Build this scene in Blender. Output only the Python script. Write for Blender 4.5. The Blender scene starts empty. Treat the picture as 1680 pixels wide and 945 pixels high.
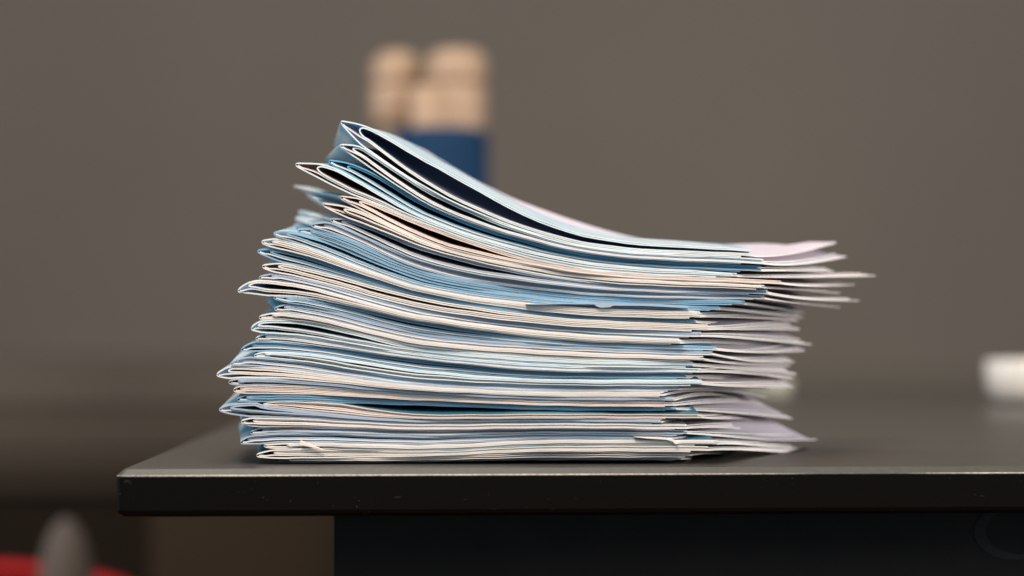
import bpy, math, random
from mathutils import Vector, noise
random.seed(7)
C = bpy.context.scene.collection
scene = bpy.context.scene

# ------------------------------------------------------------------ camera, world, lights
S = 0.000266            # metres per photo pixel in the plane of the stack's near face
HOR = 526.0             # eye level in the photo
TAB = 762.0             # table surface in the stack plane
ZC = (TAB - HOR) * S    # camera height above the table top
cam_d = bpy.data.cameras.new('camera'); cam = bpy.data.objects.new('camera', cam_d); C.objects.link(cam)
cam.location = (0, -1.0, ZC); cam.rotation_euler = (math.radians(90), 0, 0)
cam_d.sensor_width = 36; cam_d.lens = 36 / (1680 * S)
cam_d.shift_y = (HOR - 472.5) / 1680
cam_d.clip_start = 0.05; cam_d.clip_end = 50
cam_d.dof.use_dof = True; cam_d.dof.focus_distance = 1.004; cam_d.dof.aperture_fstop = 3.8
scene.camera = cam
scene.view_settings.view_transform = 'Standard'; scene.view_settings.look = 'None'
scene.view_settings.exposure = 0.0; scene.view_settings.gamma = 1.0
scene.cycles.max_bounces = 8; scene.cycles.diffuse_bounces = 5
w = bpy.data.worlds.new('World'); scene.world = w; w.use_nodes = True
bg = w.node_tree.nodes['Background']; bg.inputs[0].default_value = (0.52, 0.72, 0.86, 1); bg.inputs[1].default_value = 0.46

def area(name, loc, target, size, power, col, sy=None):
    l = bpy.data.lights.new(name, 'AREA'); l.size = size; l.energy = power; l.color = col
    if sy: l.shape = 'RECTANGLE'; l.size_y = sy
    o = bpy.data.objects.new(name, l); C.objects.link(o); o.location = loc
    o.rotation_euler = (Vector(target) - Vector(loc)).to_track_quat('-Z', 'Y').to_euler()
    return o
area('ceiling_lamp', (-0.15, 0.05, 1.55), (0.02, 0.03, 0.05), 0.9, 15.0, (1.0, 0.95, 0.90))
area('room_lamp', (-0.35, -1.15, 1.45), (0, 0, 0.06), 0.6, 36.0, (1.0, 0.83, 0.67))
area('side_fill', (1.5, -0.25, 0.42), (0.1, 0.06, 0.06), 0.6, 20.0, (1.0, 0.95, 0.90))  # added fill from the right, brightens the fanned pages
area('wall_fill', (0.1, 1.3, 2.3), (0.1, 2.6, 0.4), 1.4, 7.6, (1.0, 0.93, 0.87))  # added fill for the back wall alone, no visible source
area('front_fill', (0.55, -1.7, 0.95), (0, 0, 0.07), 0.9, 8.0, (1.0, 0.92, 0.86))  # added fill near the camera, lifts the open folds
area('window_lamp', (-1.5, 0.45, 0.45), (0, 0.06, 0.07), 0.6, 14.0, (0.93, 0.97, 1.0))

# ------------------------------------------------------------------ materials
def nt(name):
    m = bpy.data.materials.new(name); m.use_nodes = True
    return m, m.node_tree.nodes, m.node_tree.links, m.node_tree.nodes['Principled BSDF']
def coords(n, l, scale=(1, 1, 1), kind='Object'):
    tc = n.new('ShaderNodeTexCoord'); mp = n.new('ShaderNodeMapping'); mp.inputs['Scale'].default_value = scale
    l.new(tc.outputs[kind], mp.inputs[0]); return mp.outputs[0]
def noise_ramp(n, l, vec, scale, stops, detail=4, rough=0.5):
    t = n.new('ShaderNodeTexNoise'); t.inputs['Scale'].default_value = scale; t.inputs['Detail'].default_value = detail
    t.inputs['Roughness'].default_value = rough
    l.new(vec, t.inputs['Vector']); r = n.new('ShaderNodeValToRGB'); l.new(t.outputs[0], r.inputs[0])
    e = r.color_ramp.elements
    while len(e) < len(stops): e.new(0.5)
    for k, (p, c) in enumerate(stops): e[k].position = p; e[k].color = (*c, 1)
    return t, r
def plain(name, col, rough=0.5, spec=0.5, var=0.12, nscale=30, bump=0.0, metal=0.0, coat=0.0, stretch=(1, 1, 1)):
    m, n, l, b = nt(name)
    v = coords(n, l, stretch)
    lo = tuple(c * (1 - var) for c in col); hi = tuple(min(1, c * (1 + var)) for c in col)
    t, r = noise_ramp(n, l, v, nscale, [(0.3, lo), (0.7, hi)])
    l.new(r.outputs[0], b.inputs['Base Color'])
    b.inputs['Roughness'].default_value = rough; b.inputs['Specular IOR Level'].default_value = spec
    b.inputs['Metallic'].default_value = metal; b.inputs['Coat Weight'].default_value = coat
    if bump:
        bp = n.new('ShaderNodeBump'); bp.inputs['Strength'].default_value = bump; bp.inputs['Distance'].default_value = 0.001
        l.new(t.outputs[0], bp.inputs['Height']); l.new(bp.outputs[0], b.inputs['Normal'])
    return m
def translucent(m, n, l, b, colour, f):
    tr = n.new('ShaderNodeBsdfTranslucent'); mx = n.new('ShaderNodeMixShader'); mx.inputs[0].default_value = f
    if colour is not None: l.new(colour, tr.inputs[0])
    out = n['Material Output']
    l.new(b.outputs[0], mx.inputs[1]); l.new(tr.outputs[0], mx.inputs[2]); l.new(mx.outputs[0], out.inputs[0])
def print_mat(name, white, ink, lo, hi, rough=0.38):
    """coated paper with soft printed colour fields"""
    m, n, l, b = nt(name)
    oi = n.new('ShaderNodeObjectInfo'); tc = n.new('ShaderNodeTexCoord')
    ad = n.new('ShaderNodeVectorMath'); ad.operation = 'MULTIPLY_ADD'
    ad.inputs[1].default_value = (1, 1, 0.15)
    l.new(tc.outputs['Object'], ad.inputs[0])
    sc = n.new('ShaderNodeMath'); sc.operation = 'MULTIPLY'; sc.inputs[1].default_value = 3.0
    l.new(oi.outputs['Random'], sc.inputs[0])
    cb = n.new('ShaderNodeCombineXYZ'); l.new(sc.outputs[0], cb.inputs[2])
    l.new(cb.outputs[0], ad.inputs[2])
    t, r = noise_ramp(n, l, ad.outputs[0], 13, [(lo, ink), (hi, white)], 1.5)
    l.new(r.outputs[0], b.inputs['Base Color'])
    b.inputs['Roughness'].default_value = rough; b.inputs['Specular IOR Level'].default_value = 0.4
    translucent(m, n, l, b, r.outputs[0], 0.5)
    return m
def edge_mat(name, col, var=0.05):
    """cut edge of the sheets: fibres running along the edge"""
    m, n, l, b = nt(name)
    v = coords(n, l, (10, 3, 700))
    lo = tuple(c * (1 - var) for c in col); hi = tuple(min(1, c * (1 + var * 0.6)) for c in col)
    t, r = noise_ramp(n, l, v, 1.0, [(0.35, lo), (0.65, hi)], 3)
    v2 = coords(n, l, (120, 30, 400))
    t2, r2 = noise_ramp(n, l, v2, 1.0, [(0.3, (0.95, 0.95, 0.95)), (0.6, (1, 1, 1))], 2)
    mx = n.new('ShaderNodeMixRGB'); mx.blend_type = 'MULTIPLY'; mx.inputs[0].default_value = 1
    l.new(r.outputs[0], mx.inputs[1]); l.new(r2.outputs[0], mx.inputs[2])
    l.new(mx.outputs[0], b.inputs['Base Color'])
    b.inputs['Roughness'].default_value = 0.75; b.inputs['Specular IOR Level'].default_value = 0.2
    return m
M = {
 'cover': print_mat('blue_and_white_print', (0.80, 0.87, 0.90), (0.14, 0.44, 0.66), 0.40, 0.58),
 'cover_blue': print_mat('blue_print', (0.26, 0.60, 0.76), (0.03, 0.26, 0.42), 0.38, 0.62),
 'cover_pale': print_mat('pale_blue_print', (0.80, 0.88, 0.91), (0.42, 0.70, 0.84), 0.34, 0.52),
 'page': print_mat('white_page', (0.86, 0.80, 0.84), (0.82, 0.76, 0.81), 0.4, 0.6, 0.5),
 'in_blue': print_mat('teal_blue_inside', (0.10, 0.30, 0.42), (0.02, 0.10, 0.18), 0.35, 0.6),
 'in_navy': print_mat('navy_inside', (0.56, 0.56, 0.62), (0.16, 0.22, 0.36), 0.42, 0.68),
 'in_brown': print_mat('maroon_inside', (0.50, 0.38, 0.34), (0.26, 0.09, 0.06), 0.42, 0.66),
 'in_lit': print_mat('lit_inside', (0.78, 0.84, 0.88), (0.45, 0.64, 0.78), 0.35, 0.6),  # paler lining: light glowing in the exposed folds, put into the colour
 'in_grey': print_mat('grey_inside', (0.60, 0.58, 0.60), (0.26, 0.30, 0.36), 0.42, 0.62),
 'edge': edge_mat('cream_cut_edge', (0.86, 0.80, 0.74)),
 'edge_white': edge_mat('white_cut_edge', (0.74, 0.86, 0.91)),
 'edge_rose': edge_mat('rosy_cut_edge', (0.80, 0.66, 0.58)),
 'edge_grey_shade': edge_mat('shaded_grey_edge', (0.41, 0.51, 0.64)),  # shade on set-back sheets, mixed into the edge colour
 'edge_blue_shade': edge_mat('shaded_blue_edge', (0.25, 0.47, 0.66)),  # blue print plus the cool shade of set-back sheets, in one colour
 'edge_sky': edge_mat('sky_blue_cut_edge', (0.16, 0.48, 0.74)),
}

# table top: satin black with fine scratches and dust
def table_mat():
    m, n, l, b = nt('satin_black_table')
    b.inputs['Base Color'].default_value = (0.014, 0.012, 0.011, 1)
    v = coords(n, l, (1, 1, 1))
    t, r = noise_ramp(n, l, v, 900, [(0.45, (0.20, 0.20, 0.20)), (0.62, (0.27, 0.27, 0.27))], 3)
    l.new(r.outputs[0], b.inputs['Roughness'])
    vor = n.new('ShaderNodeTexVoronoi'); vor.inputs['Scale'].default_value = 430; l.new(v, vor.inputs['Vector'])
    rp = n.new('ShaderNodeValToRGB'); l.new(vor.outputs['Distance'], rp.inputs[0])
    rp.color_ramp.elements[0].position = 0.035; rp.color_ramp.elements[0].color = (1, 1, 1, 1)
    rp.color_ramp.elements[1].position = 0.075; rp.color_ramp.elements[1].color = (0, 0, 0, 1)
    nz, nr = noise_ramp(n, l, v, 60, [(0.50, (0, 0, 0)), (0.62, (1, 1, 1))], 2)
    # thin scratches
    v3 = coords(n, l, (90, 90, 330)); v3s = n.new('ShaderNodeTexNoise'); v3s.inputs['Scale'].default_value = 1.0
    v3s.inputs['Detail'].default_value = 6; l.new(v3, v3s.inputs['Vector'])
    sr = n.new('ShaderNodeValToRGB'); l.new(v3s.outputs[0], sr.inputs[0])
    e = sr.color_ramp.elements; e[0].position = 0.70; e[0].color = (0, 0, 0, 1); e[1].position = 0.76; e[1].color = (0.25, 0.25, 0.25, 1)
    mul = n.new('ShaderNodeMath'); mul.operation = 'MULTIPLY'
    l.new(rp.outputs[0], mul.inputs[0]); l.new(nr.outputs[0], mul.inputs[1])
    ad = n.new('ShaderNodeMath'); ad.operation = 'MAXIMUM'; l.new(mul.outputs[0], ad.inputs[0]); l.new(sr.outputs[0], ad.inputs[1])
    mx = n.new('ShaderNodeMixRGB'); l.new(ad.outputs[0], mx.inputs[0])
    mx.inputs[1].default_value = (0.004, 0.0025, 0.0015, 1); mx.inputs[2].default_value = (0.12, 0.10, 0.08, 1)
    l.new(mx.outputs[0], b.inputs['Base Color'])
    b.inputs['Specular IOR Level'].default_value = 0.12
    return m
M['table'] = table_mat()
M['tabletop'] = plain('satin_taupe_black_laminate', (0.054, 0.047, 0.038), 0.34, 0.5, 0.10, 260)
M['bevel'] = plain('worn_bevel', (0.055, 0.051, 0.040), 0.40, 0.38, 0.12, 400, 0.05)
def arris_mat():
    m, n, l, b = nt('rubbed_arris')
    v = coords(n, l, (900, 900, 900)); t, r = noise_ramp(n, l, v, 1.0, [(0.35, (0.30, 0.27, 0.21)), (0.65, (0.62, 0.57, 0.46))], 3)
    v2 = coords(n, l, (5, 5, 5)); t2, r2 = noise_ramp(n, l, v2, 1.0, [(0.40, (0.15, 0.15, 0.15)), (0.52, (1, 1, 1))], 2)
    mx = n.new('ShaderNodeMixRGB'); mx.blend_type = 'MULTIPLY'; mx.inputs[0].default_value = 1
    l.new(r.outputs[0], mx.inputs[1]); l.new(r2.outputs[0], mx.inputs[2]); l.new(mx.outputs[0], b.inputs['Base Color'])
    b.inputs['Roughness'].default_value = 0.4
    return m
M['arris'] = arris_mat()
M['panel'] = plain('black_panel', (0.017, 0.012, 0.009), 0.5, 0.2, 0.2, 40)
M['pale_mark'] = plain('pale_ring_grey', (0.032, 0.030, 0.028), 0.7, 0.3, 0.3, 500)
M['wall'] = plain('taupe_wall_paint', (0.190, 0.154, 0.126), 0.85, 0.2, 0.05, 2.0)
M['wall_band'] = plain('darker_wall_band', (0.170, 0.140, 0.110), 0.8, 0.2, 0.05, 2.0)  # lower wall band, slightly darker than the wall above
M['board_a'] = plain('board_shade_light', (0.082, 0.066, 0.052), 0.8, 0.2, 0.06, 3)  # boards darken downwards: fading light put into their colours
M['board_b'] = plain('board_shade_mid', (0.062, 0.048, 0.036), 0.8, 0.2, 0.06, 3)
M['board_c'] = plain('board_shade_dark', (0.046, 0.034, 0.024), 0.8, 0.2, 0.06, 3)
M['board_d'] = plain('board_shade_darkest', (0.024, 0.016, 0.010), 0.8, 0.2, 0.06, 3)
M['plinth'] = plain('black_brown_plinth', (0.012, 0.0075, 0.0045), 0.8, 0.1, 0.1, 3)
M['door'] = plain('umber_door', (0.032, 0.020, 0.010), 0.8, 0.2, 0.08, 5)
M['floor'] = plain('dark_brown_floor', (0.03, 0.021, 0.015), 0.6, 0.4, 0.2, 4)
M['counter'] = plain('dark_counter', (0.022, 0.018, 0.015), 0.34, 0.5, 0.2, 8)
M['counter_front'] = plain('dark_counter_front', (0.012, 0.008, 0.005), 0.6, 0.3, 0.2, 8)
M['copper'] = plain('tan_copper_cap', (0.40, 0.26, 0.165), 0.5, 0.5, 0.06, 30, metal=0.1)
M['copper_dark'] = plain('tan_copper_groove', (0.22, 0.12, 0.06), 0.5, 0.4, 0.06, 30)
M['navy'] = plain('navy_blue_bottle', (0.007, 0.032, 0.078), 0.7, 0.15, 0.08, 30)
M['slate'] = plain('taupe_bottle', (0.17, 0.13, 0.105), 0.4, 0.5, 0.08, 30)
M['white'] = plain('white_glaze', (0.66, 0.61, 0.56), 0.3, 0.5, 0.03, 20)
M['stone'] = plain('stone_glaze', (0.36, 0.34, 0.29), 0.4, 0.5, 0.03, 20)
M['red'] = plain('red_fabric', (0.42, 0.014, 0.016), 0.8, 0.2, 0.15, 60)
M['metal'] = plain('black_chair_metal', (0.02, 0.02, 0.02), 0.4, 0.5, 0.1, 30)
M['pale'] = plain('pale_highlight_shape', (0.075, 0.055, 0.042), 0.8, 0.5, 0.05, 20)  # colour of the solid shape that replaces a blurred highlight

# ------------------------------------------------------------------ helpers
def mesh_obj(name, verts, faces, mats, parent=None, midx=None, smooth=None):
    me = bpy.data.meshes.new(name); me.from_pydata(verts, [], faces)
    for m in mats: me.materials.append(m)
    if midx: me.polygons.foreach_set('material_index', midx)
    if smooth is True: me.polygons.foreach_set('use_smooth', [True] * len(faces))
    elif smooth: me.polygons.foreach_set('use_smooth', smooth)
    me.update()
    o = bpy.data.objects.new(name, me); C.objects.link(o)
    if parent: o.parent = parent
    return o
def tag(o, label=None, cat=None, group=None, kind=None):
    for k, v in (('label', label), ('category', cat), ('group', group), ('kind', kind)):
        if v: o[k] = v
    return o
def thing(name, label, cat, loc=(0, 0, 0), group=None, rz=0):
    o = bpy.data.objects.new(name, None); o.empty_display_size = 0.02; C.objects.link(o)
    o.location = loc; o.rotation_euler = (0, 0, rz)
    return tag(o, label, cat, group)
def lathe(name, prof, mat, parent, n=48, loc=(0, 0, 0)):
    vs, fs = [], []
    for r, z in prof:
        for k in range(n):
            a = 2 * math.pi * k / n; vs.append((loc[0] + r * math.cos(a), loc[1] + r * math.sin(a), loc[2] + z))
    for i in range(len(prof) - 1):
        for k in range(n):
            k2 = (k + 1) % n; fs.append((i * n + k, i * n + k2, (i + 1) * n + k2, (i + 1) * n + k))
    return mesh_obj(name, vs, fs, [mat], parent, smooth=True)
def box(name, x0, x1, y0, y1, z0, z1, mat, parent=None, bev=0.0):
    import bmesh
    bm = bmesh.new(); bmesh.ops.create_cube(bm, size=1)
    for v in bm.verts:
        v.co = ((x0 + x1) / 2 + v.co.x * (x1 - x0), (y0 + y1) / 2 + v.co.y * (y1 - y0), (z0 + z1) / 2 + v.co.z * (z1 - z0))
    if bev: bmesh.ops.bevel(bm, geom=bm.edges[:], offset=bev, segments=3, affect='EDGES', profile=0.5)
    me = bpy.data.meshes.new(name); bm.to_mesh(me); bm.free(); me.materials.append(mat)
    o = bpy.data.objects.new(name, me); C.objects.link(o)
    if parent: o.parent = parent
    return o
def wx(X, d=1.0): return (X - 840) * S * d
def wz(Y, d=1.0): return ZC - (Y - HOR) * S * d
def sstep(a, b, x):
    t = max(0.0, min(1.0, (x - a) / (b - a))); return t * t * (3 - 2 * t)

# ------------------------------------------------------------------ setting
FLOOR = -0.74
wall = box('wall', -3.2, 3.2, 2.62, 2.72, FLOOR, 2.6, M['wall']); tag(wall, kind='structure')
wall_band = box('lower_wall_band', -3.2, 3.2, 2.60, 2.619, FLOOR, wz(600, 3.6), M['wall_band'], wall)
fl = box('floor', -3.2, 3.2, -3.0, 2.62, FLOOR - 0.05, FLOOR, M['floor']); tag(fl, kind='structure')

# ------------------------------------------------------------------ table
def table():
    t = thing('table', 'long satin black table whose front edge runs under the leaflet stack', 'table', (0, 0, FLOOR))
    A = Vector((-0.1668, -0.035)); yaw = math.radians(3.0)
    fd = Vector((math.cos(yaw), math.sin(yaw))); ld = Vector((math.sin(math.radians(-0.6)), math.cos(math.radians(-0.6))))
    corners = [A, A + fd * 1.5, A + fd * 1.5 + ld * 1.14, A + ld * 1.235]
    def ring(inset, z, rad=0.0035, seg=5):
        pts = []
        n = len(corners)
        for i in range(n):
            p, a, b = corners[i], corners[i - 1], corners[(i + 1) % n]
            da = (a - p).normalized(); db = (b - p).normalized()
            q = p + (da + db) * inset
            r = max(rad - inset * 0.3, 0.0008)
            for k in range(seg + 1):
                tt = k / seg
                s0 = q + da * r; s1 = q + db * r
                pts.append(s0.lerp(q, tt).lerp(q.lerp(s1, tt), tt))
        return [(p.x, p.y, z - FLOOR) for p in pts]
    ch = 0.0027
    rings = [ring(ch, 0), ring(ch * 0.5, -ch * 0.46), ring(0, -ch)]
    n = len(rings[0])
    # top sheet
    top = [p for p in rings[0]]
    mesh_obj('tabletop_surface', top, [tuple(range(n))], [M['tabletop']], t)
    # chamfer band
    vs = rings[0] + ring(0.0001, -ch + 0.0001); 
    fs = [(i, (i + 1) % n, n + (i + 1) % n, n + i) for i in range(n)]
    mesh_obj('bevelled_edge', vs, fs, [M['bevel']], t)
    va = [ring(0.00015, -ch + 0.00026), ring(-0.00012, -ch - 0.00002), ring(-0.00002, -ch - 0.00034)]
    mesh_obj('worn_arris', va[0] + va[1] + va[2], [(j * n + i, j * n + (i + 1) % n, (j + 1) * n + (i + 1) % n, (j + 1) * n + i) for j in (0, 1) for i in range(n)], [M['arris']], t)
    rr = [ring(0.0001, -ch + 0.0001), ring(0, -ch - 0.0002), ring(0, -0.0172), ring(0.0005, -0.0188), ring(0.0018, -0.0199), ring(0.003, -0.0202)]
    vs = [p for r in rr for p in r]; fs = []
    for j in range(len(rr) - 1):
        for i in range(n): fs.append((j * n + i, (j * n) + (i + 1) % n, (j + 1) * n + (i + 1) % n, (j + 1) * n + i))
    fs.append(tuple((len(rr) - 1) * n + i for i in range(n)))
    mesh_obj('edge_face', vs, fs, [M['table']], t)
    # the supporting side panel under the top
    pd = 1.045
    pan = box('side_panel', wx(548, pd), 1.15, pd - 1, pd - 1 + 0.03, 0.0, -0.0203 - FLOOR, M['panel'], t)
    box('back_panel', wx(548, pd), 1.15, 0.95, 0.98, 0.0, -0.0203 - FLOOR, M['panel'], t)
    # pale partial ring mark on the panel
    vs, fs = [], []
    cx, cz = wx(1668, pd), wz(872, pd) - FLOOR
    N = 44
    for k in range(N):
        a = math.radians(75 + 235 * k / (N - 1)); r = 0.0135; wd = 0.0006 + 0.0016 * max(0, math.sin(3.1 * k / N)) 
        for rr2 in (r - wd, r + wd):
            for dy in (-0.0006, 0.0):
                vs.append((cx + rr2 * 1.25 * math.cos(a), pd - 1 + dy - 0.0002, cz + rr2 * math.sin(a) * 0.85))
    for k in range(N - 1):
        q = k * 4; fs += [(q, q + 4, q + 6, q + 2), (q + 1, q + 5, q + 4, q), (q + 2, q + 6, q + 7, q + 3)]
    mesh_obj('ring_mark', vs, fs, [M['pale_mark']], pan)
table()

# ------------------------------------------------------------------ background things
def cabinet():
    d = 2.30; y = d - 1
    t = thing('cabinet', 'blurred low dark brown cabinet of boards coloured darker downwards for shade, left of the table', 'cabinet', (0, 0, FLOOR))
    x0, x1 = -1.9, wx(600, d)
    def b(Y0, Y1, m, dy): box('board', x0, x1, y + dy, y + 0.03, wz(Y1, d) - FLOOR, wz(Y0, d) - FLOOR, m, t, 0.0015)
    b(590, 666, M['board_a'], 0.0); b(668.5, 738, M['board_b'], 0.002); b(740.5, 772, M['board_c'], 0.0); b(774.5, 812, M['board_d'], 0.004)  # each lower board is coloured darker in place of shade
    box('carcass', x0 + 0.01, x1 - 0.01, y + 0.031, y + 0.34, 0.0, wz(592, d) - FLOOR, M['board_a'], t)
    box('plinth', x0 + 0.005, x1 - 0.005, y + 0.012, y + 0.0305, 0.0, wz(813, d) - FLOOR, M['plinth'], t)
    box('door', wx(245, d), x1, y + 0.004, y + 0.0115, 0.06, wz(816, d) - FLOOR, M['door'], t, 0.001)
cabinet()

def bottles():
    d = 2.03; y = d - 1
    def H(Y): return wz(Y, d)
    t = thing('bottle', 'blurred navy bottle with a tan copper domed cap behind the stack', 'bottle', (wx(724, d), y, 0.0001), 'capped bottles behind the stack')
    rb = 77 * S * d
    lathe('body', [(0, 0), (rb * .96, 0), (rb, .003), (rb, H(228)), (rb * .97, H(217)), (rb * .8, H(212)), (0, H(212))], M['navy'], t)
    off = wx(749, d) - wx(724, d)
    rc = 50 * S * d
    c = lathe('cap', [(rc * .97, H(214)), (rc, H(206)), (rc, H(145)), (rc * .985, H(141))], M['copper'], t, loc=(off, 0, 0))
    lathe('cap_dome', [(rc * .985, H(134)), (rc, H(130)), (rc, H(105)), (rc * .93, H(93)), (rc * .75, H(84)), (rc * .4, H(81)), (0, H(80))], M['copper'], c, loc=(off, 0, 0))
    lathe('cap_seam', [(rc * .985, H(141)), (rc * .93, H(140)), (rc * .93, H(135)), (rc * .985, H(134))], M['copper_dark'], c, loc=(off, 0, 0))
    r2 = 30 * S * d
    lathe('side_spout', [(r2, H(212)), (r2, H(152)), (r2 * .8, H(143)), (0, H(141))], M['copper'], t, loc=(wx(703, d) - wx(724, d), -0.012, 0))
    d2 = 2.06; y2 = d2 - 1
    def H(Y): return wz(Y, d2)
    t = thing('bottle', 'blurred taupe bottle with a smaller rounded tan cap, left of the navy bottle', 'bottle', (wx(652, d2), y2, 0.0001), 'capped bottles behind the stack')
    rc = 44 * S * d2
    lathe('body', [(0, 0), (rc * .8, 0), (rc * .83, .003), (rc * .83, H(224)), (rc * .7, H(206)), (0, H(206))], M['slate'], t)
    c = lathe('cap', [(rc * .9, H(207)), (rc, H(200)), (rc, H(146)), (rc * .97, H(142))], M['copper'], t)
    lathe('cap_dome', [(rc * .97, H(136)), (rc, H(131)), (rc * .98, H(112)), (rc * .86, H(97)), (rc * .62, H(88)), (rc * .3, H(84)), (0, H(83))], M['copper'], c)
    lathe('cap_seam', [(rc * .97, H(142)), (rc * .90, H(141)), (rc * .90, H(137)), (rc * .97, H(136))], M['copper_dark'], c)
bottles()

def cup(Xc, d, r, h, label, handle=1, mt='white'):
    t = thing('cup', label, 'cup', (wx(Xc, d), d - 1, 0.0002), 'white cups on the far side of the table')
    lathe('bowl', [(0, 0.001), (r * .55, 0), (r * .62, .001), (r * .80, h * .10), (r * .95, h * .30), (r, h * .6), (r, h * .98), (r * .985, h), (r * .95, h * .98), (r * .94, h * .5), (r * .7, h * .15), (0, h * .1)], M[mt], t)
    vs, fs = [], []; N = 18; K = 8
    for k in range(N):
        a = math.radians(-80 + 160 * k / (N - 1))
        cx = r * .96 + math.cos(a) * h * .33; cz = h * .55 + math.sin(a) * h * .32
        for j in range(K):
            b = 2 * math.pi * j / K; rr = .0028
            vs.append(((cx + math.cos(a) * math.cos(b) * rr) * handle, math.sin(b) * rr * 1.3, cz + math.sin(a) * math.cos(b) * rr))
    for k in range(N - 1):
        for j in range(K): fs.append((k * K + j, k * K + (j + 1) % K, (k + 1) * K + (j + 1) % K, (k + 1) * K + j))
    mesh_obj('handle', vs, fs, [M[mt]], t, smooth=True)
cup(1693, 1.72, 76 * S * 1.72, 72 * S * 1.72, 'blurred white cup cut off by the right edge of the photo')
cup(1268, 1.80, 32 * S * 1.80, 36 * S * 1.80, 'blurred small pale cup mostly hidden behind the stack', -1, 'stone')

def chair():
    d = 2.15; y = d - 1
    t = thing('chair', 'red upholstered chair, its rounded back just showing at the bottom left', 'chair', (wx(20, d), y, FLOOR))
    vs, fs = [], []
    N = 40; hw = 0.215; top = wz(921, d) - FLOOR
    # rounded cushion back: rows of an outline that bulges
    rows = []
    for j in range(9):
        b = -math.pi / 2 + math.pi * j / 8
        k_in = math.cos(b); yy = 0.022 * math.sin(b)
        ring = []
        for i in range(N):
            a = 2 * math.pi * i / N
            ca, sa = math.cos(a), math.sin(a)
            px = hw * math.copysign(abs(ca) ** 0.75, ca); pz = (0.085 if sa > 0 else 0.20) * math.copysign(abs(sa) ** 0.75, sa)
            sc = 0.93 + 0.07 * k_in
            ring.append((-0.06 + px * sc, yy, top - 0.085 + pz * sc))
        rows.append(ring)
    vs = [p for r in rows for p in r]
    for j in range(8):
        for i in range(N): fs.append((j * N + i, j * N + (i + 1) % N, (j + 1) * N + (i + 1) % N, (j + 1) * N + i))
    fs.append(tuple(range(N))); fs.append(tuple(8 * N + i for i in range(N)))
    mesh_obj('backrest', vs, fs, [M['red']], t, smooth=True)
    box('seat', -0.24, 0.14, -0.42, -0.01, 0.20, 0.27, M['red'], t, 0.02)
    for sx in (-0.22, 0.10):
        for sy in (-0.39, -0.03): box('leg', sx, sx + 0.02, sy, sy + 0.02, 0, 0.20, M['metal'], t, 0.003)
    d2 = 2.00  # solid egg shape put in for an out-of-focus highlight
    t2 = thing('bottle', 'pale grey egg shape standing in for a blurred highlight, in front of the red chair back', 'bottle', (wx(108, d2), d2 - 1, FLOOR))
    b0 = wz(850, d2) - FLOOR; r = 46 * S * d2
    prof = [(r * math.sin(math.pi / 2 * k / 10) ** 1.05, b0 - (1 - math.cos(math.pi / 2 * k / 10)) * 0.066) for k in range(11)]
    lathe('highlight_top', prof + [(r, b0 - .075), (r * 1.02, b0 - .10)], M['pale'], t2)
    lathe('body', [(r * 1.02, b0 - .101), (r * 1.05, b0 - .103), (r * 1.05, b0 - .18), (r, b0 - .19), (0, b0 - .19)], M['pale'], t2)
    # the highlight shape and the chair's front edge share a little stool
    st = thing('stool', 'dark round stool under the pale highlight shape, below the frame', 'stool', (wx(108, d2), d2 - 1, FLOOR))
    lathe('seat', [(0, b0 - .212), (0.05, b0 - .212), (0.053, b0 - .209), (0.053, b0 - .194), (0.05, b0 - .191), (0, b0 - .191)], M['metal'], st)
    lathe('leg', [(0.012, b0 - .213), (0.012, 0.012), (0.05, 0.01), (0.05, 0.0)], M['metal'], st)
chair()

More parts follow.
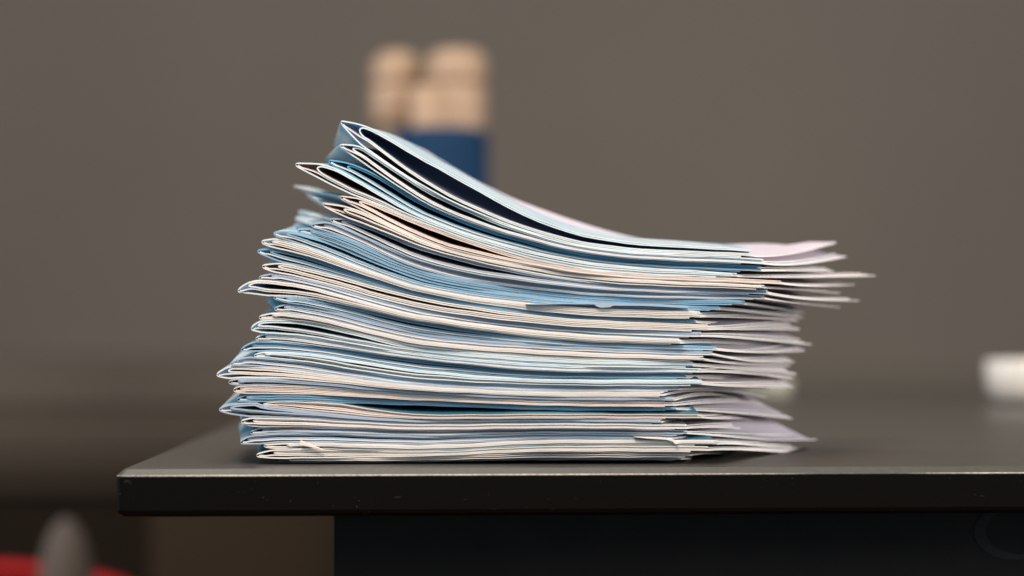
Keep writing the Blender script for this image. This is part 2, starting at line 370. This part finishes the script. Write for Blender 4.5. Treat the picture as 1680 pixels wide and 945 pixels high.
# ------------------------------------------------------------------ the stack of folded leaflets
# each: tip x, tip y, inner fold x, inner fold y, depth of the loop there, top at x=700, 900 and right end, long end, short end,
#       far page corner (x, y) or None, lean of the spine (px at the far end), setback (mm) of the near edge, edge, cover, inside
L = [
 (559,200, 590,208,27, 262,366,409, 1233,1216, (1372,398), -45, 0.0,'edge_white','cover_pale','in_navy', 'topmost leaflet of the stack, arching high with wide open navy-lined folds'),
 (558,239, 579,242,13, 310,391,424, 1253,1216, (1388,421), -60, 0.2,'edge_white','cover_pale','in_grey', 'second leaflet from the top, black gap inside its narrow white fold'),
 (539,264, 570,271,15, 335,404,436, 1250,1216, (1368,445), -40, 3.0,'edge_sky','cover_blue','in_blue', 'bright blue-edged leaflet just below the two highest white folds'),
 (485,270, 521,273,18, 357,418,448, 1209,1175, (1437,452), 60, 0.0,'edge_white','cover_pale','in_brown', 'leaflet jutting farthest left in the upper stack, its fold overhanging empty air'),
 (559,324, 590,330,12, 370,432,458, 1282,1250, (1402,467), -120, 0.0,'edge_rose','cover_pale','in_brown', 'rosy-edged leaflet with the maroon-lined fold just under the far-jutting white one'),
 (531,336, 565,343,12, 396,442,468, 1254,1240, None, -70, 0.0,'edge','cover_pale','in_brown', 'cream leaflet with a thin maroon slit, directly below the rosy-edged one'),
 (542,361, 561,363,13, 408,453,476, 1260,1229, (1410,493), -95, 0.6,'edge_grey_shade','cover_pale','in_grey', 'grey leaflet with the widest brown-grey open loop in the upper middle'),
 (512,370, 532,369,10, 432,467,485, 1256,1236, (1378,504), -70, 2.2,'edge_grey_shade','cover_pale','in_grey', 'dull grey leaflet tucked right below the widest grey loop'),
 (489,379, 510,380, 8, 445,478,493, 1223,1202, None, -50, 3.0,'edge_blue_shade','cover','in_grey', 'slate blue leaflet in the receding blue-grey band, third fold above the bulging row'),
 (449,383, 471,384,12, 458,489,502, 1181,1166, (1318,521), -12, 3.0,'edge_blue_shade','cover_pale','in_lit', 'pale blue rounded fold, first of the row stepping out to the left'),
 (429,397, 448,396,10, 473,500,511, 1148,1131, (1309,526), -5, 0.3,'edge','cover_pale','in_lit', 'cream leaflet with white fold second in the row stepping out left'),
 (422,412, 444,412,11, 482,513,524, 1143,1124, None, -10, 2.6,'edge_blue_shade','cover_blue','in_lit', 'blue-topped leaflet whose fold reaches left just beneath the cream one'),
 (430,437, 457,436,13, 490,519,532, 1161,1135, (1312,540), -25, 0.6,'edge','cover','in_grey', 'cream leaflet with a double black slit above the farthest-left upper spike'),
 (424,456, 446,453,10, 508,533,545, 1151,1131, (1331,565), -10, 2.4,'edge_grey_shade','cover','in_grey', 'grey thin leaflet lying directly on the pointed spike leaflet'),
 (390,477, 409,467,14, 519,544,556, 1115,1101, None, 10, 0.0,'edge','cover_pale','in_lit', 'pointed cream leaflet sticking out like a spike at half height'),
 (449,488, 471,487, 9, 530,557,567, 1176,1154, (1320,575), -75, 2.6,'edge_blue_shade','cover','in_grey', 'blue-grey leaflet set back immediately under the cream spike'),
 (450,507, 467,504, 8, 547,566,577, 1170,1154, (1304,594), -60, 1.8,'edge_grey_shade','cover_blue','in_grey', 'grey leaflet with a blunt fold, second below the cream spike'),
 (425,521, 448,518, 8, 560,575,585, 1154,1132, (1296,600), -25, 0.8,'edge','cover','in_blue', 'cream leaflet at mid height, third below the cream spike'),
 (412,539, 424,532,12, 571,587,594, 1137,1125, (1307,614), -15, 0.3,'edge_white','cover_pale','in_lit', 'white-edged leaflet with upturned fold at mid height, fourth below the cream spike'),
 (419,556, 436,551,11, 584,600,604, 1151,1136, (1302,620), -25, 0.0,'edge_white','cover_blue','in_grey', 'bright white leaflet under a thin dark blue line in the lower middle'),
 (395,574, 413,566,10, 592,610,613, 1127,1111, None, -5, 3.0,'edge_blue_shade','cover','in_blue', 'dark slate blue leaflet between two bright cream ones in the lower middle'),
 (417,584, 435,581, 8, 608,622,623, 1151,1133, (1302,635), -40, 0.0,'edge_white','cover_blue','in_brown', 'white leaflet with a long thin black slit, set back above the lowest big point'),
 (378,597, 397,592,11, 623,632,634, 1114,1096, (1265,638), -30, 1.4,'edge_grey_shade','cover_pale','in_lit', 'warm grey leaflet lying on the pointed leaflet that reaches farthest left'),
 (355,615, 375,606,15, 634,643,643, 1089,1082, (1256,652), -15, 0.0,'edge','cover_pale','in_lit', 'cream leaflet whose pointed fold reaches farthest left of the whole stack'),
 (375,627, 392,621,11, 642,651,652, 1107,1091, None, 0, 1.6,'edge_grey_shade','cover','in_grey', 'grey leaflet with long black gap right below the farthest-left point'),
 (383,640, 395,636, 8, 650,658.5,660, 1107,1091, (1250,662), -15, 1.8,'edge_rose','cover_blue','in_blue', 'thin tan leaflet set back above the dark navy gap'),
 (389,656, 405,652, 6, 658,666,668, 1110,1092, (1300,687), -40, 4.5,'edge_blue_shade','cover_blue','in_navy', 'shadowed blue leaflet recessed over the dark navy gap in the lower stack'),
 (430,667, 447,664, 8, 680,679,680, 1152,1092, None, -90, 0.8,'edge_rose','cover_blue','in_brown', 'tan short leaflet with a tight loop resting on the long low one'),
 (359,672, 379,668,11, 688,687,688, 1086,1070, (1250,698), -22, 2.0,'edge_grey_shade','cover_pale','in_lit', 'long grey leaflet whose spine shows white at the lower left'),
 (396,692, 416,689,10, 697,695,697, 1127,1107, None, -60, 0.2,'edge','cover_pale','in_grey', 'bright cream leaflet in the lowest quarter with a leaf-shaped fold'),
 (410,710, 430,706, 8, 707,704,706, 1128,1120, (1340,721), -60, 2.6,'edge_grey_shade','cover_blue','in_blue', 'dim grey leaflet just under the bright cream one near the bottom'),
 (394,726, 406,721, 7, 716,712,714, 1111,1100, None, -55, 2.4,'edge_grey_shade','cover','in_blue', 'blurred-looking grey leaflet sagging left, above the turned-up corner'),
 (433,731, 472,728, 9, 730,722,722, 1177,1140, (1305,735), -50, 1.4,'edge','cover_blue','in_blue', 'leaflet with a small triangular corner turned up at its left'),
 (421,747, 450,742, 9, 741,732,732, 1162,1133, (1330,746), -40, 0.4,'edge','cover_blue','in_grey', 'lowest clearly open cream leaflet, third from the table'),
 (475,755, 500,753.5,4, 749,741,742, 1133,1125, None, -20, 1.2,'edge','cover','in_grey', 'thin flat leaflet second from the table top'),
 (447,758, 475,757, 4, 756,751,751, 1120,1110, None, -20, 9.0,'edge_grey_shade','cover_blue','in_brown', 'shadowed leaflet at the very bottom, lying on the table'),
]
BOT = (760.5, 757.5, 757.5)     # underside of the last one at x = 700, 900, right
OVER = {26: (667, 674, 675)}    # undersides that leave a gap below
N = len(L)
D = 0.120                       # depth of a leaflet
def pchip(pts):
    xs = [p[0] for p in pts]; ys = [p[1] for p in pts]; n = len(xs)
    h = [xs[i + 1] - xs[i] for i in range(n - 1)]; dl = [(ys[i + 1] - ys[i]) / h[i] for i in range(n - 1)]
    m = [0] * n
    for i in range(1, n - 1):
        m[i] = (dl[i - 1] * h[i] + dl[i] * h[i - 1]) / (h[i] + h[i - 1])
        if dl[i - 1] * dl[i] <= 0: m[i] *= 0.5
        lim = 3 * min(abs(dl[i - 1]), abs(dl[i])) if dl[i - 1] * dl[i] > 0 else abs(m[i])
        m[i] = math.copysign(min(abs(m[i]), max(lim, 0.02)), m[i])
    m[0] = dl[0] + (dl[0] - m[1]) * 0.5; m[-1] = dl[-1] * 0.8
    def f(x):
        if x <= xs[0]: return ys[0] + m[0] * (x - xs[0])
        if x >= xs[-1]: return ys[-1] + m[-1] * (x - xs[-1])
        i = 0
        while x > xs[i + 1]: i += 1
        t = (x - xs[i]) / h[i]; t2 = t * t; t3 = t2 * t
        return (2*t3-3*t2+1)*ys[i] + (t3-2*t2+t)*h[i]*m[i] + (-2*t3+3*t2)*ys[i+1] + (t3-t2)*h[i]*m[i+1]
    return f
GX0, GX1, GS = 340, 1300, 4
GRID = [GX0 + GS * k for k in range((GX1 - GX0) // GS + 1)]
Tg, Bg = [], []
prev = None
for i in range(N):
    if L[i][10] is None:
        nx = next((L[j][10] for j in range(i + 1, N) if L[j][10]), (1180, 753))
        pv = L[i - 1][10]
        L[i] = L[i][:10] + (((pv[0] + nx[0]) / 2 - 28, (pv[1] + nx[1]) / 2 + 1),) + L[i][11:]
for i, q in enumerate(L):
    xt, yt, xi, yi, hb, y7, y9, yr, xl, xs_ = q[:10]
    if i + 1 < N: b7, b9, br = L[i + 1][5:8]
    else: b7, b9, br = BOT
    if i in OVER: b7, b9, br = OVER[i]
    f = pchip([(xt, yt - 3.2), (xi, yi - 5.0 if hb > 5 else yi - 2.5), (700, y7), (900, y9), (xl, yr)])
    g = pchip([(xt, yt + 3.2), (xi, yi + hb + 1.2), (700, b7 - 0.5), (900, b9 - 0.5), (xl, br - 0.5)])
    Tg.append([f(x) for x in GRID]); Bg.append([g(x) for x in GRID])
MINH = 6.2
for it in range(60):
    for i in range(N):
        for k, x in enumerate(GRID):
            if x < L[i][0] - 2: continue
            mh = min(MINH, 3.6 + 0.2 * (x - L[i][0])) if i < N - 2 else 2.2
            if Bg[i][k] - Tg[i][k] < mh:
                c = (mh - (Bg[i][k] - Tg[i][k])) / 2; Bg[i][k] += c; Tg[i][k] -= c
            j = i + 1
            while j < N and L[j][0] > x + 2: j += 1
            if j < N:
                ov = Bg[i][k] + 0.4 - Tg[j][k]
                if ov > 0: Bg[i][k] -= ov / 2; Tg[j][k] += ov / 2
            elif Bg[i][k] > 760.8: 
                dd = Bg[i][k] - 760.8; Bg[i][k] -= dd; Tg[i][k] -= dd * 0.5
# gentle smoothing along x
for _ in range(2):
    for A in (Tg, Bg):
        for r in A:
            c = r[:]
            for k in range(1, len(r) - 1): r[k] = (c[k - 1] + 2 * c[k] + c[k + 1]) / 4
def samp(row, x):
    p = (x - GX0) / GS; k = max(0, min(len(row) - 2, int(p))); t = p - k
    return row[k] * (1 - t) + row[k + 1] * t

def lerpt(z, tab):
    for (z0, a0), (z1, a1) in zip(tab, tab[1:]):
        if z <= z1: return a0 + (a1 - a0) * max(0.0, (z - z0) / (z1 - z0))
    return tab[-1][1]
RISE = [(0, 0), (0.008, 0.0040), (0.018, 0.0080), (0.035, 0.0070), (0.080, 0.0060), (0.115, 0.0060), (0.16, 0.0058)]
LEFT = [(0, 0), (0.022, 0.0040), (0.060, 0.0050), (0.098, 0.0055), (0.115, 0.0125), (0.150, -0.0030), (0.17, -0.006)]
def bulge(xw, z, v):
    """how the pile swells towards its far side and droops at both ends; metres, order-preserving"""
    X = xw / S + 840
    g = 1 - (1 - min(v, 1.0)) ** 2.4
    e = 1155 + 225 * v + 60 * sstep(0.07, 0.11, z)
    q = max(0.0, min(1.0, (e - X) / (120.0 + 260 * sstep(0.085, 0.112, z)))); up = lerpt(z, RISE) * (1 - (1 - q) ** 2) * (1 - 0.62 * sstep(0.086, 0.112, z) * sstep(930, 1190, X))
    lf = 1 - sstep(440, 700, X)
    return g * up * (1 - lf) + lerpt(z, LEFT) * lf * v
def place(X, Y, v, q, ll, lr, cz=0.0, rc=0.0, rnd=(0, 0, 0)):
    xt, xl = q[0], q[8]
    u = max(0.0, min(1.0, (X - xt) / (xl - xt)))
    x = (X - 840) * S; z = ZC - (Y - HOR) * S
    lean = ll + (lr - ll) * u
    z2 = z + bulge(x + lean * S * v, z, v) + rc * math.sin(math.pi * v ** 0.8) * sstep(xl - 110, xl, X) + cz * (v ** 1.25) * sstep(xl - (130 if q in (L[0], L[26], L[30], L[33]) else 330), xl, X)
    x2 = x + lean * S * v
    sb = q[12] * 0.001 * (0.15 + 0.85 * sstep(xt + 20, xt + 260, X)) if q[12] < 6 else q[12] * 0.001
    wob = 0.0007 * math.sin(X * 0.011 + rnd[0]) + 0.0004 * math.sin(X * 0.031 + rnd[1])
    y = sb + wob + 0.0012 * rnd[2] + v * D
    return (x2, y, max(z2, 0.00025))
VS = [0, .02, .06, .12, .2, .3, .42, .56, .7, .85, 1.0]
def ribbon(name, path, q, ll, lr, mats, parent, cz=0.0, rnd=(0, 0, 0), vs_list=VS, rc=0.0):
    """a sheet: path of (X, Y, thickness) in the near face, swept to the far side"""
    n = len(path); a, b = [], []
    for k in range(n):
        p0 = path[max(0, k - 1)]; p1 = path[min(n - 1, k + 1)]
        tx, ty = p1[0] - p0[0], p1[1] - p0[1]; ln = math.hypot(tx, ty) or 1
        nx, ny = -ty / ln, tx / ln; X, Y, t = path[k]
        a.append((X + nx * t / 2, Y + ny * t / 2)); b.append((X - nx * t / 2, Y - ny * t / 2))
    V, F, MI, SM = [], [], [], []
    m = len(vs_list)
    for side, pts in ((0, a), (1, b)):
        base = len(V)
        for (X, Y) in pts:
            for v in vs_list: V.append(place(X, Y, v, q, ll, lr, cz, rc, rnd))
        for k in range(n - 1):
            for j in range(m - 1):
                f = (base + k * m + j, base + (k + 1) * m + j, base + (k + 1) * m + j + 1, base + k * m + j + 1)
                F.append(f if side else f[::-1]); MI.append(side); SM.append(True)
    for v in (0.0, 1.0):
        base = len(V)
        for k in range(n): V.append(place(*a[k], v, q, ll, lr, cz, rc, rnd)); V.append(place(*b[k], v, q, ll, lr, cz, rc, rnd))
        for k in range(n - 1):
            F.append((base + 2 * k, base + 2 * k + 1, base + 2 * k + 3, base + 2 * k + 2)); MI.append(2); SM.append(False)
    for k in (0, n - 1):
        base = len(V)
        for v in vs_list: V.append(place(*a[k], v, q, ll, lr, cz, rc, rnd)); V.append(place(*b[k], v, q, ll, lr, cz, rc, rnd))
        for j in range(m - 1):
            F.append((base + 2 * j, base + 2 * j + 1, base + 2 * j + 3, base + 2 * j + 2)); MI.append(len(mats) - 1); SM.append(False)
    return mesh_obj(name, V, F, mats, parent, MI, SM)

def xs_from(x0, x1):
    xs = [x0 + s for s in (0, .25, .7, 1.4, 2.4, 3.6, 5, 7, 10, 14, 19, 25, 32, 40, 50, 62, 76, 92, 110, 130)]
    x = x0 + 150
    while x < x1 - 16: xs.append(x); x += 24
    for e in (12, 5, 1.5, 0): xs.append(x1 - e)
    return [x for x in xs if x <= x1]
_r = random.Random(3)
PG = [(_r.uniform(.05, .4), _r.uniform(.04, .3), _r.uniform(.02, .22)) if i else (.12, .07, .05) for i in range(N)]
def layers(i, x):
    q = L[i]; xt, yt, xi = q[0], q[1], q[2]; s = x - xt
    wq = math.sqrt(max(0, 1 - (1 - min(s / 5.5, 1)) ** 2))
    T = yt - (yt - samp(Tg[i], max(x, xt))) * wq; B = yt + (samp(Bg[i], max(x, xt)) - yt) * wq
    wv = (0.30 * math.sin(x * .061 + i * 1.7) + 0.18 * math.sin(x * .173 + i * 2.9)) * sstep(0, 60, s); T += wv; B += wv
    H = B - T
    thin = i >= N - 2
    t = min(2.4 if s < 160 else 2.15, (0.178 - 0.03 * (1 - sstep(xi + 60, xi + 180, x)) + 0.14 * (1 - sstep(xi - 8, xi + 14, x))) * max(H, 6.0 * wq)) if not thin else 1.0
    Sx = max(0.0, H - 5 * t)
    dec = math.exp(-max(0, s - 25) / 60)
    lv = min(Sx * 0.42, 4.8) * dec + min(PG[i][0] * Sx, 1.0)
    if i < 3: lv = Sx * (0.36 * math.exp(-max(0, s - 45) / 70) + 0.06)
    gapC = min(PG[i][1] * Sx, 0.9)
    Cc = T + t / 2 * wq; Bc = B - t / 2 * wq
    Pc = B - t - lv * min(1, s / 5) - t / 2
    UT = T + t + gapC + t / 2; UB = Pc - t - min(PG[i][2] * Sx, 0.6)
    if UB < UT: UT = UB = (UT + UB) / 2
    si = x - xi
    r = math.sqrt(max(0, 1 - (1 - min(max(si, 0) / 9.0, 1)) ** 2))
    mid = UT * 0.52 + UB * 0.48
    UTc = mid + (UT - mid) * r; UBc = mid + (UB - mid) * r
    return t, Cc, Bc, Pc, UTc, UBc

def jit(r): return (r[0], r[1], r[2] + random.uniform(-0.9, 0.9))
def far_solution(i, lr0):
    """lean and lift of the inside page so that its far right corner lies where the photo shows it"""
    q = L[i]; xl = q[8]; tip = q[10]
    if tip is None: return lr0, 0.0
    d = 1.0 + D + q[12] * .001
    X = xl; t, Cc, Bc, Pc, *_ = layers(i, X)
    xw = (tip[0] - 840) * S * d; lr = (xw - (X - 840) * S) / S
    zt = ZC - (tip[1] - HOR) * S * d
    z = ZC - (Pc - HOR) * S
    return lr, zt - z - bulge(xw, z, 1.0)

prev = None
for i in range(N):
    if L[i][10] is None:
        nx = next((L[j][10] for j in range(i + 1, N) if L[j][10]), (1180, 753))
        pv = L[i - 1][10]
        L[i] = L[i][:10] + (((pv[0] + nx[0]) / 2 - 28, (pv[1] + nx[1]) / 2 + 1),) + L[i][11:]
for i, q in enumerate(L):
    xt, yt, xi, yi, hb, y7, y9, yr, xl, xsh, tip, ll, sb, em, cm, im, lab = q
    rnd = (random.uniform(0, 6), random.uniform(0, 6), random.uniform(-0.3, 0.3))
    root = thing('folded_leaflet', lab, 'leaflet', (0, 0, 0), 'folded leaflets stacked on the table')
    thin = i >= N - 2
    e = M[em]
    # cover: over the top, round the spine, back underneath
    top = [(x, layers(i, x)[1], layers(i, x)[0]) for x in xs_from(xt, xl)]
    bot = [(x, layers(i, x)[2], layers(i, x)[0]) for x in xs_from(xt, xsh)]
    path = top[::-1] + bot[1:]
    ribbon('cover', path, q, ll, 25 if i == 0 else -35, [M[cm], M[im], e], root, rnd=rnd)
    # inner fold: a second sheet folded inside
    xe = xl - random.uniform(1, 9)
    ut = [(x, layers(i, x)[4], layers(i, x)[0]) for x in xs_from(xi, xe)]
    ub = [(x, layers(i, x)[5], layers(i, x)[0]) for x in xs_from(xi, xl)]
    lr, cz = far_solution(i, random.uniform(150, 185) if not thin else 90)
    rc = random.uniform(-0.0014, 0.0004)
    if i in (26, 30): rc = -0.0022
    k0 = i > 0
    ribbon('inner_fold', ut[::-1] + ub[1:], q, 30, lr - random.uniform(6, 22) if k0 else 18, [M['page'] if k0 else M[cm], M[im], e, M['edge']], root,
           rnd=jit(rnd) if k0 else rnd, cz=cz if k0 else 0, rc=rc if k0 else 0)
    # inside page, lying askew so that its far corner shows on the right
    pp = [(x, layers(i, x)[3], layers(i, x)[0] * 0.9) for x in xs_from(xt + 4, xl)]
    ribbon('inside_page', pp, q, 60, lr, [M['page'], M['page'], M['edge']], root, cz=cz, rnd=jit(rnd) if k0 else rnd, rc=rc if k0 else -0.0012,
           vs_list=[0, .02, .06, .12, .2, .3, .4, .5, .6, .7, .8, .9, 1.0])
    def P(X, Y, y): return ((X - 840) * S, y, ZC - (Y - HOR) * S)
    def flat_piece(name, pts, y0, y1, mt):
        m_ = len(pts)
        V = [P(X, Y, y0) for X, Y in pts] + [P(X, Y, y1) for X, Y in pts]
        F = [tuple(range(m_)), tuple(range(2 * m_ - 1, m_ - 1, -1))] + [(k, (k + 1) % m_, m_ + (k + 1) % m_, m_ + k) for k in range(m_)]
        mesh_obj(name, V, F, [mt], root)
    if i == 10:
        flat_piece('creased_flap', [(862, 499.2), (920, 497), (980, 496.3), (1060, 499), (1128, 504), (1128, 505.6), (1060, 502), (1006, 501.5), (1000, 504), (985, 505), (978, 502.5), (975, 499.5), (920, 499), (880, 500)], -0.0022, 0.004, M['edge_grey_shade'])
    if i == 31:
        flat_piece('curled_corner', [(1040, 716.5), (1080, 717), (1100, 719), (1110, 723), (1112, 728), (1107, 728), (1103, 724), (1092, 721), (1060, 719)], -0.0020, 0.012, M['edge'])
    if i == 32:
        # the turned-up triangular corner
        tri = [(494, 722), (493, 729), (530, 737), (522, 733.2), (508, 727.5)]
        V = [P(X, Y, -0.0030) for X, Y in tri] + [P(X + 1, Y, -0.0022) for X, Y in tri]
        F = [(0, 1, 2, 3, 4), (9, 8, 7, 6, 5)] + [(k, (k + 1) % 5, 5 + (k + 1) % 5, 5 + k) for k in range(5)]
        mesh_obj('turned_corner', V, F, [M['edge']], root)
